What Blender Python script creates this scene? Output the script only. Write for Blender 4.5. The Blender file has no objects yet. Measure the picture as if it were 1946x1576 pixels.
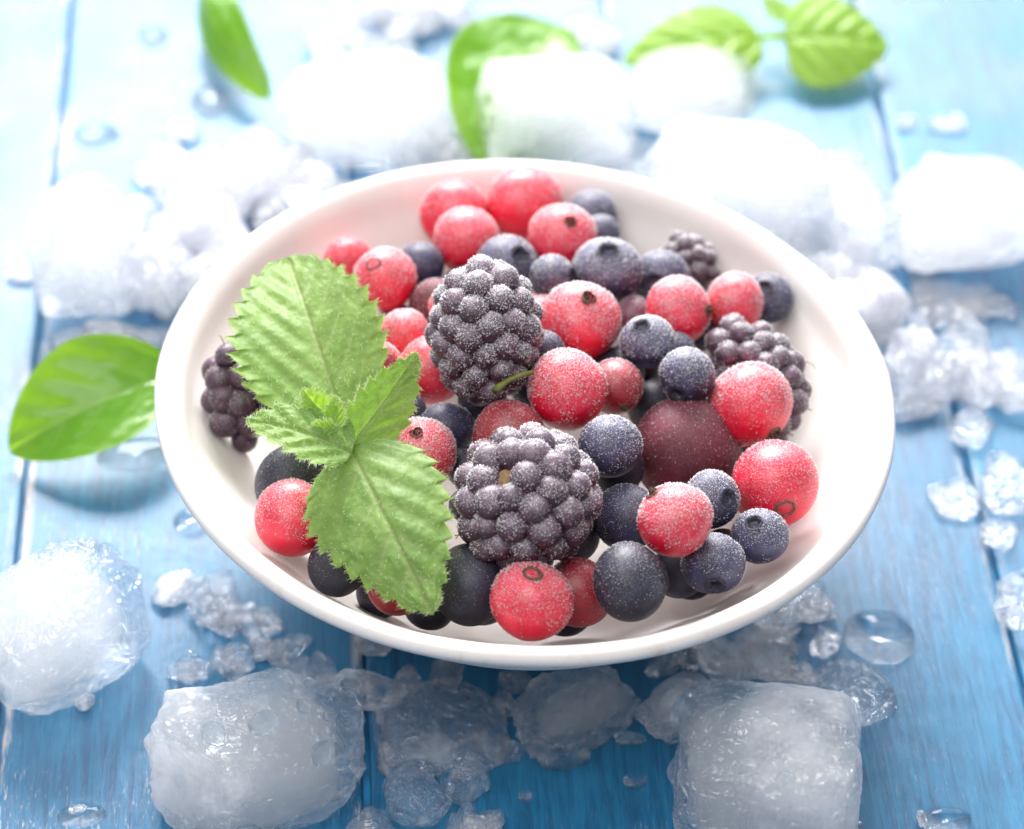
import bpy, bmesh, math, random
import numpy as np
from mathutils import Vector, Matrix

S = bpy.context.scene
COL = S.collection
S.unit_settings.scale_length = 0.01          # one unit is one centimetre
R = math.radians
PI = math.pi

# ------------------------------------------------------------------ camera
PITCH = R(42.6); FPX = 5533.0; PW, PH = 1946, 1576
FW = Vector((0, math.cos(PITCH), -math.sin(PITCH)))
UP = Vector((0, math.sin(PITCH), math.cos(PITCH)))
RT = Vector((1, 0, 0))
CAM = Vector((0, 0, 4.5)) - 59 * FW
cd = bpy.data.cameras.new('camera'); cam = bpy.data.objects.new('camera', cd); COL.objects.link(cam)
cam.location = CAM; cam.rotation_euler = (R(90) - PITCH, 0, 0)
cd.sensor_width = 36; cd.lens = 36 * FPX / PW
cd.clip_start = 1; cd.clip_end = 2000
cd.dof.use_dof = True; cd.dof.focus_distance = 56.2; cd.dof.aperture_fstop = 0.102
cd.dof.aperture_blades = 9
S.camera = cam

# ------------------------------------------------------------------ light
W = bpy.data.worlds.new('World'); S.world = W; W.use_nodes = True
bg = W.node_tree.nodes['Background']
bg.inputs[0].default_value = (1.0, 0.97, 0.97, 1); bg.inputs[1].default_value = 0.46


def area(name, loc, target, sx, sy, power, col):
    l = bpy.data.lights.new(name, 'AREA'); l.shape = 'RECTANGLE'; l.size = sx; l.size_y = sy
    l.energy = power; l.color = col
    o = bpy.data.objects.new(name, l); COL.objects.link(o); o.location = loc
    d = Vector(target) - Vector(loc); o.rotation_euler = d.to_track_quat('-Z', 'Y').to_euler()
    return o


area('window_light', (-2, 103, 68), (0, 4, 2), 150, 66, 200000, (1.0, 0.985, 0.97))
area('glint_light', (-10, 103, 80), (0, 0, 2), 60, 36, 300000, (1.0, 0.98, 0.96))  # added smaller, brighter lamp for crisp glints on the ice
area('fill_light', (-25, -32, 110), (0, 0, 3), 90, 80, 95000, (1.0, 0.98, 0.96))

S.view_settings.view_transform = 'Standard'; S.view_settings.look = 'None'
S.view_settings.exposure = 0.0; S.view_settings.gamma = 1.0
S.render.engine = 'CYCLES'
S.cycles.use_denoising = True
S.cycles.volume_bounces = 8; S.cycles.max_bounces = 16; S.cycles.transmission_bounces = 10; S.cycles.transparent_max_bounces = 14
S.cycles.diffuse_bounces = 4; S.cycles.glossy_bounces = 4
S.cycles.sample_clamp_indirect = 40.0; S.cycles.blur_glossy = 0.3

# ------------------------------------------------------------------ helpers
rng = np.random.default_rng(7)


def ray(px, py):
    return FW + RT * ((px - PW / 2) / FPX) - UP * ((py - PH / 2) / FPX)


def at(px, py, z=0.0):
    d = ray(px, py); t = (z - CAM.z) / d.z
    return CAM + d * t


def atd(px, py, dep):
    return CAM + ray(px, py) * dep


def tag(o, label=None, cat=None, group=None, kind=None):
    if label: o['label'] = label
    if cat: o['category'] = cat
    if group: o['group'] = group
    if kind: o['kind'] = kind
    return o


def link(name, me, mat=None, parent=None, loc=None):
    o = bpy.data.objects.new(name, me); COL.objects.link(o)
    if mat is not None and me is not None and not me.materials: me.materials.append(mat)
    if parent is not None: o.parent = parent
    if loc is not None: o.location = loc
    return o


def mesh(name, v, f, smooth=True):
    me = bpy.data.meshes.new(name)
    v = np.asarray(v, dtype=np.float32)
    f = np.asarray(f, dtype=np.int32) if not isinstance(f, list) else f
    if isinstance(f, list):
        me.from_pydata(v.tolist(), [], f)
    else:
        n = f.shape[1]
        me.vertices.add(len(v)); me.vertices.foreach_set('co', v.ravel())
        me.loops.add(f.size); me.loops.foreach_set('vertex_index', f.ravel())
        me.polygons.add(len(f)); me.polygons.foreach_set('loop_start', np.arange(0, f.size, n, dtype=np.int32))
        me.update(calc_edges=True)
    if smooth: me.polygons.foreach_set('use_smooth', np.ones(len(me.polygons), dtype=bool))
    me.update()
    return me


def attr(me, name, vals):
    a = me.attributes.new(name, 'FLOAT', 'POINT'); a.data.foreach_set('value', np.asarray(vals, dtype=np.float32))


def hsh(i, j, k, s):
    n = (i * 374761393 + j * 668265263 + k * 2147483647 * 3 + s * 974634777) & 0xffffffff
    n = ((n ^ (n >> 13)) * 1274126177) & 0xffffffff
    n = (n ^ (n >> 16)) & 0xffffffff
    n = (n * 2246822519) & 0xffffffff
    return ((n ^ (n >> 15)) & 0xffff) / 32767.5 - 1.0


def vnoise(P, s=0):
    P = np.asarray(P, float); I = np.floor(P).astype(np.int64); F = P - I; F = F * F * F * (F * (F * 6 - 15) + 10)
    r = 0
    for a in (0, 1):
        for b in (0, 1):
            for c in (0, 1):
                w = (F[:, 0] if a else 1 - F[:, 0]) * (F[:, 1] if b else 1 - F[:, 1]) * (F[:, 2] if c else 1 - F[:, 2])
                r = r + w * hsh(I[:, 0] + a, I[:, 1] + b, I[:, 2] + c, s)
    return r


def worley(P, s=0):
    P = np.asarray(P, float); I = np.floor(P).astype(np.int64)
    d1 = np.full(len(P), 9.0); d2 = np.full(len(P), 9.0)
    for a in (-1, 0, 1):
        for b in (-1, 0, 1):
            for c in (-1, 0, 1):
                J = I + np.array([a, b, c])
                q = J + 0.5 + 0.45 * np.stack([hsh(J[:, 0], J[:, 1], J[:, 2], s + m) for m in (11, 23, 37)], 1)
                d = np.linalg.norm(q - P, axis=1)
                d2 = np.minimum(d2, np.maximum(d, d1)); d1 = np.minimum(d1, d)
    return d1, d2


_ico = {}


def ico(n):
    if n not in _ico:
        bm = bmesh.new(); bmesh.ops.create_icosphere(bm, subdivisions=n, radius=1)
        v = np.array([x.co[:] for x in bm.verts]); f = np.array([[x.index for x in p.verts] for p in bm.faces])
        bm.free(); _ico[n] = (v, f)
    return _ico[n]


# ------------------------------------------------------------------ materials
class NT:
    def __init__(s, name):
        s.m = bpy.data.materials.new(name); s.m.use_nodes = True; s.t = s.m.node_tree; s.t.nodes.clear()
        s.out = s.n('ShaderNodeOutputMaterial')

    def n(s, typ, ins=None, **kw):
        nd = s.t.nodes.new(typ)
        for k, v in kw.items(): setattr(nd, k, v)
        for k, v in (ins or {}).items():
            if isinstance(v, bpy.types.NodeSocket): s.t.links.new(v, nd.inputs[k])
            else: nd.inputs[k].default_value = v
        return nd

    def noise(s, vec, scale, detail=3, rough=.55, dist=0):
        return s.n('ShaderNodeTexNoise', {'Vector': vec, 'Scale': scale, 'Detail': detail, 'Roughness': rough, 'Distortion': dist}).outputs['Fac']

    def ramp(s, fac, a, b, lo=0.0, hi=1.0):
        return s.n('ShaderNodeMapRange', {'Value': fac, 'From Min': a, 'From Max': b, 'To Min': lo, 'To Max': hi}, interpolation_type='SMOOTHSTEP').outputs[0]

    def mix(s, fac, a, b):
        nd = s.n('ShaderNodeMix', data_type='RGBA')
        for k, v in ((0, fac), (6, a), (7, b)):
            if isinstance(v, bpy.types.NodeSocket): s.t.links.new(v, nd.inputs[k])
            else: nd.inputs[k].default_value = v
        return nd.outputs[2]

    def math(s, op, a, b=0.0, c=None, clamp=False):
        nd = s.n('ShaderNodeMath', operation=op, use_clamp=clamp)
        for k, v in ((0, a), (1, b)) + (((2, c),) if c is not None else ()):
            if isinstance(v, bpy.types.NodeSocket): s.t.links.new(v, nd.inputs[k])
            else: nd.inputs[k].default_value = v
        return nd.outputs[0]

    def bump(s, h, strength, dist, normal=None):
        i = {'Height': h, 'Strength': strength, 'Distance': dist}
        if normal is not None: i['Normal'] = normal
        return s.n('ShaderNodeBump', i).outputs[0]

    def shmix(s, fac, a, b):
        nd = s.n('ShaderNodeMixShader')
        for k, v in ((0, fac), (1, a), (2, b)):
            if isinstance(v, bpy.types.NodeSocket): s.t.links.new(v, nd.inputs[k])
            else: nd.inputs[k].default_value = v
        return nd.outputs[0]

    def surf(s, sh):
        s.t.links.new(sh, s.out.inputs[0]); return s.m

    def obj(s):
        return s.n('ShaderNodeTexCoord').outputs['Object']

    def attr(s, name, typ='GEOMETRY'):
        return s.n('ShaderNodeAttribute', attribute_name=name, attribute_type=typ).outputs['Fac']

    def rand(s):
        return s.n('ShaderNodeObjectInfo').outputs['Random']

    def mapped(s, scale, loc=(0, 0, 0)):
        return s.n('ShaderNodeMapping', {'Vector': s.obj(), 'Scale': scale, 'Location': loc}).outputs[0]


def c4(r, g, b): return (r, g, b, 1)


def m_plank():
    t = NT('blue_paint')
    v = t.obj(); rd = t.rand()
    off = t.n('ShaderNodeCombineXYZ', {0: t.math('MULTIPLY', rd, 37.0), 1: t.math('MULTIPLY', rd, 91.0), 2: 0.0}).outputs[0]
    p = t.n('ShaderNodeVectorMath', {0: v, 1: off}, operation='ADD').outputs[0]

    def st(sx, sy): return t.n('ShaderNodeMapping', {'Vector': p, 'Scale': (sx, sy, 1)}).outputs[0]
    grain = t.noise(st(7, .55), 1.0, 5, .6, .6)
    fine = t.noise(st(38, 2.6), 1.0, 5, .7, .3)
    cloud = t.noise(p, .28, 4, .6)
    scr = t.noise(st(17, 2.2), 1.0, 6, .75, .2)
    base = t.mix(t.ramp(grain, .3, .7), c4(.003, .078, .190), c4(.010, .160, .33))
    base = t.mix(t.ramp(cloud, .42, .72, 0, .55), base, c4(.032, .235, .42))
    base = t.mix(t.ramp(fine, .52, .72, 0, .42), base, c4(.06, .20, .30))
    wear = t.attr('wear', 'OBJECT')
    patch = t.ramp(t.noise(p, .17, 3, .6), .44, .66)
    thr = t.math('MULTIPLY', t.math('MULTIPLY', t.ramp(scr, .55, .68), patch), wear, clamp=True)
    base = t.mix(thr, base, c4(.50, .50, .50))
    e = t.attr('edge')
    en = t.noise(st(3.0, .30), 1.0, 4, .65)
    ef = t.math('MULTIPLY', t.math('MULTIPLY', e, t.ramp(en, .50, .60)), t.attr('edgewear', 'OBJECT'), clamp=True)
    base = t.mix(ef, base, c4(.62, .56, .54))
    h = t.math('ADD', t.math('MULTIPLY', grain, .6), t.math('MULTIPLY', fine, .4))
    b = t.bump(h, .8, .07)
    b2 = t.bump(t.noise(p, 1.6, 3), .18, .06)
    rgh = t.ramp(cloud, .35, .7, .30, .52)
    pr = t.n('ShaderNodeBsdfPrincipled', {'Base Color': base, 'Roughness': rgh, 'Normal': b,
             'Specular IOR Level': .35, 'Coat Weight': .36, 'Coat Roughness': .27, 'Coat Normal': b2, 'Coat IOR': 1.4})
    return t.surf(pr.outputs[0])


def m_bowl():
    t = NT('white_glaze'); v = t.obj()
    n1 = t.noise(v, .8, 4); n2 = t.noise(v, 26, 2)
    col = t.mix(t.ramp(n1, .35, .75), c4(.80, .77, .755), c4(.82, .80, .79))
    ch = t.attr('rim')
    chn = t.math('MULTIPLY', ch, t.ramp(t.noise(v, 2.2, 5, .7), .52, .64), clamp=True)
    col = t.mix(t.math('MULTIPLY', chn, .6), col, c4(.62, .50, .38))
    b = t.bump(t.math('ADD', n2, t.math('MULTIPLY', n1, .6)), .25, .02)
    pr = t.n('ShaderNodeBsdfPrincipled', {'Base Color': col, 'Roughness': .52, 'Normal': b, 'Coat Weight': .10, 'Coat Roughness': .3,
             'Subsurface Weight': .15, 'Subsurface Scale': .3, 'Subsurface Radius': (1, .8, .7)})
    return t.surf(pr.outputs[0])


def m_berry(name, c1, c2, frostc, sss, rough, rad, glaze=0.2, dust=.68, haze=.06):
    """fruit skin with a fine dusting of frost; the crystals themselves are geometry"""
    t = NT(name); v = t.obj(); rd = t.rand(); fr = t.attr('frost', 'OBJECT')
    off = t.n('ShaderNodeCombineXYZ', {0: t.math('MULTIPLY', rd, 33.0), 1: t.math('MULTIPLY', rd, 71.0), 2: 0.0}).outputs[0]
    p = t.n('ShaderNodeVectorMath', {0: v, 1: off}, operation='ADD').outputs[0]
    big = t.noise(p, 1.7, 3); fine = t.noise(p, 26, 3, .6); mid = t.noise(p, 7, 3, .6)
    col = t.mix(t.ramp(big, .3, .7), c1, c2)
    z = t.n('ShaderNodeSeparateXYZ', {0: t.n('ShaderNodeVectorTransform', {0: t.n('ShaderNodeNewGeometry').outputs['Normal']}, vector_type='NORMAL', convert_from='WORLD', convert_to='WORLD').outputs[0]}).outputs[2]
    settle = t.ramp(t.math('ADD', z, t.math('MULTIPLY', t.math('SUBTRACT', mid, .5), 1.1)), -.05, .95)
    d = t.math('MULTIPLY', t.math('MULTIPLY', t.ramp(fine, .46, .68, 0, dust), settle), fr, clamp=True)
    d = t.math('ADD', d, t.math('MULTIPLY', t.math('MULTIPLY', settle, fr), haze), clamp=True)
    col = t.mix(d, col, frostc)
    b = t.bump(t.math('ADD', fine, mid), .25, .03)
    pr = t.n('ShaderNodeBsdfPrincipled', {'Base Color': col, 'Roughness': rough, 'Normal': b, 'Subsurface Weight': sss,
             'Subsurface Scale': .28, 'Subsurface Radius': rad, 'Coat Weight': glaze, 'Coat Roughness': .35})
    return t.surf(pr.outputs[0])


def m_plain(name, col, rough=.6, transl=0.0, tcol=None, var=0.0, scale=6):
    t = NT(name); v = t.obj()
    c = t.mix(t.ramp(t.noise(v, scale, 4), .3, .7), c4(*[x * (1 - var) for x in col]), c4(*[min(1, x * (1 + var)) for x in col]))
    pr = t.n('ShaderNodeBsdfPrincipled', {'Base Color': c, 'Roughness': rough}).outputs[0]
    if transl:
        tr = t.n('ShaderNodeBsdfTranslucent', {'Color': c4(*(tcol or col))}).outputs[0]
        pr = t.shmix(transl, pr, tr)
    return t.surf(pr)


def m_leaf(name, c1, c2, veinc, tcol, tw, rough, coat, bumpy, hairy=0.0):
    t = NT(name); v = t.obj(); ve = t.attr('vein'); ed = t.attr('edge')
    n = t.noise(v, 1.5, 6, .7); f = t.noise(v, 13, 3)
    c = t.mix(t.ramp(n, .3, .7), c1, c2)
    c = t.mix(t.math('MULTIPLY', ve, .9), c, veinc)
    c = t.mix(t.math('MULTIPLY', ed, .5), c, c4(.30, .50, .05))
    vo = t.n('ShaderNodeTexVoronoi', {'Vector': v, 'Scale': bumpy, 'Randomness': 1.0}, feature='SMOOTH_F1').outputs['Distance']
    b = t.bump(t.math('SUBTRACT', t.math('MULTIPLY', f, .25), vo), .32, .06)
    pr = t.n('ShaderNodeBsdfPrincipled', {'Base Color': c, 'Roughness': rough, 'Normal': b, 'Coat Weight': coat, 'Coat Roughness': .15,
             'Sheen Weight': hairy, 'Sheen Roughness': .5}).outputs[0]
    tr = t.n('ShaderNodeBsdfTranslucent', {'Color': tcol, 'Normal': b}).outputs[0]
    return t.surf(t.shmix(tw, pr, tr))


def m_ice(name, milk=0.0):
    """wet ice: glassy where it is clear, waxy and milky where air is frozen into it (attribute 'cloud')"""
    t = NT(name); v = t.obj(); rd = t.rand()
    off = t.n('ShaderNodeCombineXYZ', {0: t.math('MULTIPLY', rd, 53.0), 1: t.math('MULTIPLY', rd, 29.0), 2: 0.0}).outputs[0]
    p = t.n('ShaderNodeVectorMath', {0: v, 1: off}, operation='ADD').outputs[0]
    mid = t.noise(p, 1.8, 2, .5, 1.0); fine = t.noise(p, 6, 1.5, .5, 1.2)
    h = t.math('ADD', mid, t.math('MULTIPLY', fine, .16))
    b = t.bump(h, .9, .24); bs = t.bump(h, .3, .12)
    gl = t.n('ShaderNodeBsdfGlass', {'Color': c4(.985, .99, 1), 'Roughness': .02, 'IOR': 1.31, 'Normal': b}).outputs[0]
    tp = t.n('ShaderNodeBsdfTransparent', {'Color': c4(.985, .99, 1)}).outputs[0]
    gl = t.shmix(.66, gl, tp)
    wh = t.n('ShaderNodeBsdfPrincipled', {'Base Color': c4(.90, .91, .97), 'Roughness': .45, 'Normal': bs, 'Coat Weight': 1.0, 'Coat Roughness': .03, 'Coat Normal': b,
             'Subsurface Weight': .6, 'Subsurface Radius': (1, 1, 1), 'Subsurface Scale': .5}).outputs[0]
    tl = t.n('ShaderNodeBsdfTranslucent', {'Color': c4(.95, .955, 1)}).outputs[0]
    wh = t.shmix(.6, wh, tl)
    streak = t.noise(t.n('ShaderNodeMapping', {'Vector': p, 'Scale': (5, 5, 1.2)}).outputs[0], 1.0, 3, .6)
    fac = t.math('ADD', t.attr('cloud'), t.math('MULTIPLY', t.math('SUBTRACT', streak, .5), .30))
    rg = t.math('ABSOLUTE', t.math('SUBTRACT', t.noise(p, 1.5, 2, .5, 1.6), .5))
    wet = t.bump(t.math('ADD', t.math('MULTIPLY', rg, -1.6), mid), 1.0, .34)
    film = t.n('ShaderNodeBsdfGlossy', {'Color': c4(1, 1, 1), 'Roughness': .035, 'Normal': wet}).outputs[0]
    if milk:
        vol = t.n('ShaderNodeVolumeScatter', {'Color': c4(.995, .996, 1), 'Density': milk, 'Anisotropy': .3}).outputs[0]
        t.t.links.new(vol, t.out.inputs['Volume'])
    return t.surf(t.shmix(.07, t.shmix(t.ramp(fac, .15, .95, .03, .97), gl, wh), film))


def m_core():
    """milky heart of an ice cube: tiny trapped bubbles, a white scattering medium inside the clear shell"""
    t = NT('cloudy_ice_core')
    vol = t.n('ShaderNodeVolumeScatter', {'Color': c4(.995, .996, 1), 'Density': .85, 'Anisotropy': .3}).outputs[0]
    t.t.links.new(vol, t.out.inputs['Volume'])
    return t.m


def m_water():
    t = NT('melt_water'); v = t.obj()
    b = t.bump(t.noise(v, 2.0, 2), .1, .1)
    gl = t.n('ShaderNodeBsdfGlass', {'Color': c4(.98, .99, 1), 'Roughness': .01, 'IOR': 1.33, 'Normal': b}).outputs[0]
    tp = t.n('ShaderNodeBsdfTransparent', {'Color': c4(.96, .985, 1)}).outputs[0]
    return t.surf(t.shmix(.6, gl, tp))


M = dict(
    plank=m_plank(), bowl=m_bowl(),
    red=m_berry('red_skin', c4(.62, .003, .030), c4(.80, .008, .055), c4(.97, .62, .70), .55, .34, (1.0, .18, .14)),
    dred=m_berry('dark_red_skin', c4(.26, .008, .02), c4(.36, .012, .03), c4(.75, .45, .5), .45, .36, (1.0, .15, .12)),
    wine=m_berry('wine_skin', c4(.085, .006, .014), c4(.15, .012, .028), c4(.55, .30, .38), .3, .6, (1.0, .2, .2), 0.0, .5, .2),
    blue=m_berry('blue_skin', c4(.011, .010, .036), c4(.030, .030, .090), c4(.56, .58, .80), .12, .5, (.5, .4, 1.0), .1),
    dark=m_berry('dark_blue_skin', c4(.009, .008, .020), c4(.026, .024, .054), c4(.45, .47, .58), .1, .5, (.5, .4, 1.0), .1),
    black=m_berry('blackberry_skin', c4(.022, .005, .018), c4(.065, .012, .042), c4(.78, .68, .86), .12, .38, (1, .3, .5), .25, .72, .05),
    plum=m_berry('purple_skin', c4(.10, .016, .045), c4(.16, .03, .07), c4(.62, .5, .6), .25, .4, (1, .3, .5)),
    frost=m_plain('frost_crystal', (.95, .95, .97), .45, .5, (.98, .98, 1)),
    calyx=m_plain('dry_calyx', (.13, .085, .06), .8, var=.5, scale=20),
    bcalyx=m_plain('blueberry_calyx', (.03, .026, .042), .7, var=.5, scale=14),
    stem=m_plain('green_stem', (.20, .22, .05), .55, .2, (.3, .35, .08), .3),
    hair=m_plain('pale_hair', (.62, .72, .42), .5, .5),
    bhair=m_plain('brown_hair', (.32, .17, .08), .6),
    mint=m_leaf('mint_leaf', c4(.11, .245, .040), c4(.22, .375, .085), c4(.33, .42, .17), c4(.36, .66, .06), .33, .55, .06, 7.5, .25),
    bud=m_leaf('mint_bud_leaf', c4(.20, .38, .03), c4(.26, .46, .045), c4(.4, .5, .16), c4(.5, .8, .05), .45, .5, .05, 9, .2),
    basil=m_leaf('basil_leaf', c4(.11, .29, .014), c4(.17, .37, .022), c4(.30, .46, .10), c4(.46, .78, .03), .46, .26, .5, .5),
    bmint=m_leaf('far_mint_leaf', c4(.30, .46, .05), c4(.36, .54, .07), c4(.5, .6, .25), c4(.62, .88, .08), .55, .45, .2, 3.0),
    ice=m_ice('wet_ice'), icemilk=m_ice('milky_ice', .6), icehaze=m_ice('faintly_milky_ice', .15), core=m_core(), water=m_water(),
)
exec_later = []

# ------------------------------------------------------------------ the table
VPX = at(559, -4371, 0) if False else None
yaw = math.atan2(-414, math.hypot(5160, 5533))     # the boards run a little to the left
table = bpy.data.objects.new('tabletop', None); COL.objects.link(table); tag(table, 'blue painted plank tabletop, wet and worn', None, None, 'structure')
table.rotation_euler = (0, 0, -yaw)
table.location = (0, 0, 0)
Rz = Matrix.Rotation(yaw, 3, 'Z')                  # world -> table


def to_table(p): return Rz @ Vector(p)


gaps = [to_table(at(x, 1230)).x for x in (16, 690, 1305, 1926)]
gaps = [gaps[0] - 6.9, *gaps, gaps[-1] + 6.8, gaps[-1] + 13.5]
gaps = [gaps[0] - 6.7] + gaps


def plank(x0, x1, wear, tilt):
    g = .055; y0, y1 = -22, 62
    x0 += g; x1 -= g
    prof = []                                       # (x, z, edge)
    for a in np.linspace(0, 1, 5): prof.append((x0 + .10 * (1 - math.cos(a * PI / 2)), -.10 + .10 * math.sin(a * PI / 2), 1.0 if a < 1 else .75))
    prof.append((x0 + .24, .0, .0))
    for a in np.linspace(.1, .9, 9): prof.append((x0 + (x1 - x0) * a, .0, 0))
    prof.append((x1 - .24, 0, 0))
    for a in np.linspace(1, 0, 5): prof.append((x1 - .10 * (1 - math.cos(a * PI / 2)), -.10 + .10 * math.sin(a * PI / 2), 1.0 if a < 1 else .75))
    prof = [(x0, -.45, 0)] + prof + [(x1, -.45, 0)]
    ys = np.linspace(y0, y1, 170); pr = np.array(prof); n = len(pr)
    V = []; 
    for y in ys:
        q = np.stack([pr[:, 0], np.full(n, y), pr[:, 1]], 1); V.append(q)
    V = np.concatenate(V); E = np.tile(pr[:, 2], len(ys))
    nz = vnoise(V * np.array([.9, .35, 1]), int(x0 * 10) & 255)
    V[:, 0] += np.where(E > 0, nz * .035, 0)
    V[:, 2] += np.where(V[:, 2] > -.3, .015 * vnoise(V * np.array([.5, .12, 1]), 3) - .015, 0)
    F = []
    for j in range(len(ys) - 1):
        for i in range(n - 1): F.append((j * n + i, j * n + i + 1, (j + 1) * n + i + 1, (j + 1) * n + i))
    F = np.array(F)
    me = mesh('plank', V, F); attr(me, 'edge', E)
    o = link('plank', me, M['plank'], table); o['wear'] = wear; o['edgewear'] = min(1.0, .25 + wear)
    return o


for i in range(len(gaps) - 1):
    plank(gaps[i], gaps[i + 1], (0.8, .8, 1.0, .35, .25, .15, .3, .3)[i % 8], 0)
under = mesh('underlay', [(-60, -22, -.30), (60, -22, -.30), (60, 62, -.30), (-60, 62, -.30)], [(0, 1, 2, 3)], False)
link('underlay', under, m_plain('lightened_blue_wood', (.02, .20, .42), .5, var=.4, scale=2), table)  # sheet below the boards, its blue lightened so the gaps do not go black

# ------------------------------------------------------------------ the bowl
BC = Vector((.22, .64, 0)); BA = math.atan2(-.75, .6615); BX, BY = 7.71 / 7.5, 7.34 / 7.5


def bowl():
    P = [(0, .22, 0), (2.6, .20, 0), (2.9, .0, 0), (3.25, .0, 0), (3.45, .28, 0), (4.3, 1.10, 0), (5.4, 2.15, 0), (6.3, 3.08, 0), (6.95, 3.85, 0),
         (7.28, 4.24, .3), (7.45, 4.38, 1), (7.53, 4.51, 1), (7.52, 4.63, .6), (7.44, 4.72, .2), (7.33, 4.75, 0), (7.20, 4.71, .0), (7.07, 4.59, .1), (6.95, 4.44, .1)]
    for r in np.linspace(6.80, 0, 26): P.append((r, .5 + 3.8 * (r / 7.0) ** 2.2, 0))
    P = np.array(P)
    # round the profile off
    for _ in range(1):
        Q = [P[0]]
        for a, b in zip(P[:-1], P[1:]): Q += [a * .75 + b * .25, a * .25 + b * .75]
        Q.append(P[-1]); P = np.array(Q)
    n = 160; V = []; E = []
    for r, z, e in P:
        for k in range(n):
            a = 2 * PI * k / n; V.append((r * math.cos(a), r * math.sin(a), z)); E.append(e)
    V = np.array(V)
    w = 1 + .004 * vnoise(np.stack([V[:, 0] * .5, V[:, 1] * .5, V[:, 2] * .3], 1), 5)
    V[:, 0] *= BX * w; V[:, 1] *= BY * w
    V[:, 2] += np.where(V[:, 2] > 3.5, .03 * vnoise(V * .35, 8), 0)
    m = len(P); F = []
    for j in range(m - 1):
        for k in range(n):
            k2 = (k + 1) % n; F.append((j * n + k, j * n + k2, (j + 1) * n + k2, (j + 1) * n + k))
    me = mesh('bowl', V, np.array(F)); attr(me, 'rim', E)
    o = link('bowl', me, M['bowl'], None, BC); o.rotation_euler = (0, 0, BA)
    tag(o, 'white glazed ceramic bowl heaped with frosted berries', 'bowl')


bowl()

# ------------------------------------------------------------------ fruit
def crystals(P, N, g, s0, s1):
    n = len(P)
    s = s0 + (s1 - s0) * g.random(n) ** 2.2
    t = np.cross(N, g.normal(size=(n, 3))); t /= np.linalg.norm(t, axis=1)[:, None] + 1e-9
    b = np.cross(N, t)
    V = np.zeros((n, 4, 3))
    tilt = g.normal(size=(n, 2)) * .5
    for i in range(3):
        a = 2 * PI * i / 3 + g.normal(size=n) * .3
        V[:, i] = P - N * (s * .25)[:, None] + (t * np.cos(a)[:, None] + b * np.sin(a)[:, None]) * s[:, None] * .62
    V[:, 3] = P + N * (s * (.7 + .9 * g.random(n)))[:, None] + (t * tilt[:, :1] + b * tilt[:, 1:]) * s[:, None]
    i = np.arange(n)[:, None] * 4
    F = np.concatenate([i + np.array([[0, 1, 3]]), i + np.array([[1, 2, 3]]), i + np.array([[2, 0, 3]])])
    return V.reshape(-1, 3), F



def body_shape(kind, v, seed):
    """unit directions -> points of the fruit's skin"""
    v = v.copy()
    if kind == 'red':
        v *= (1 + .035 * vnoise(v * 1.3 + seed * 3.1, seed) + .006 * vnoise(v * 3 + seed, seed))[:, None]
        v[:, 2] *= .95
        return v
    v *= (1 + .025 * vnoise(v * 1.2 + seed * 3.1, seed))[:, None]
    v[:, 2] *= .90
    d = np.hypot(v[:, 0], v[:, 1]); ang = np.arctan2(v[:, 1], v[:, 0])
    x = d / (.30 * (1 + .05 * np.cos(5 * ang + seed)))
    v[:, 2] += np.where(v[:, 2] > 0, np.where(x < 1, -.20 * (1 - x ** 6) - .02, 0) + .060 * np.exp(-((x - 1.12) / .13) ** 2), 0)
    return v


BODY = {}
for k in range(4):
    v, f = ico(4); BODY['red', k] = mesh('berry_skin', body_shape('red', v, k), f)
    v, f = ico(5); BODY['blue', k] = mesh('blueberry_skin', body_shape('blue', v, k), f)


def ring_calyx(seed, r0, h, lobes, rough, tuft):
    """a ragged dried crown at the +Z pole of a unit berry"""
    g = np.random.default_rng(seed); n = 40; V = []; F = []
    prof = [(-.03, .74, 0), (.012, .90, .3), (.04, 1.0, .8), (.025, 1.16, .3), (-.04, 1.32, 0)]
    for k in range(n):
        a = 2 * PI * k / n; w = 1 + rough * math.cos(lobes * a + seed) + rough * .9 * g.normal()
        for (z, s, lz) in prof:
            V.append((math.cos(a) * r0 * s * (1 + .25 * (w - 1)), math.sin(a) * r0 * s * (1 + .25 * (w - 1)), z * .7 + h * lz * w))
    m = len(prof)
    for k in range(n):
        k2 = (k + 1) % n
        for j in range(m - 1): F.append((k * m + j, k2 * m + j, k2 * m + j + 1, k * m + j + 1))
    for q in range(tuft):
        a = 2 * PI * q / max(1, tuft) + g.random(); b = len(V); L = .16 + .1 * g.random()
        c, s = math.cos(a), math.sin(a); rr = r0 * .75
        V += [(c * rr - s * .05, s * rr + c * .05, .0), (c * rr + s * .05, s * rr - c * .05, .0), (c * rr * .35 + s * .02, s * rr * .35 - c * .02, L), (c * rr * .3, s * rr * .3, L * .9), (c * rr * .9, s * rr * .9, L * .5)]
        F += [(b, b + 1, b + 2, b + 3), (b, b + 3, b + 4), (b + 1, b + 2, b + 4)]
    return V, F


CAL = {}
for k in range(3):
    V, F = ring_calyx(k, .15, .05, 3, .4, 7); me = mesh('calyx', V, [tuple(x) for x in F]); me.materials.append(M['calyx']); CAL['tuft', k] = me
    V, F = ring_calyx(k, .19, .03, 2, .30, 0); 
    b = len(V); V = list(V) + [(-.02, -.03, -.01), (.03, -.02, -.01), (.02, .05, .02), (-.03, .03, .05)]; F = list(F) + [(b, b + 1, b + 2, b + 3)]
    me = mesh('calyx', V, [tuple(x) for x in F]); me.materials.append(M['calyx']); CAL['ring', k] = me
    V, F = ring_calyx(k, .27, .02, 5, .3, 0); me = mesh('calyx', V, [tuple(x) for x in F]); me.materials.append(M['bcalyx']); CAL['blue', k] = me


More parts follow.
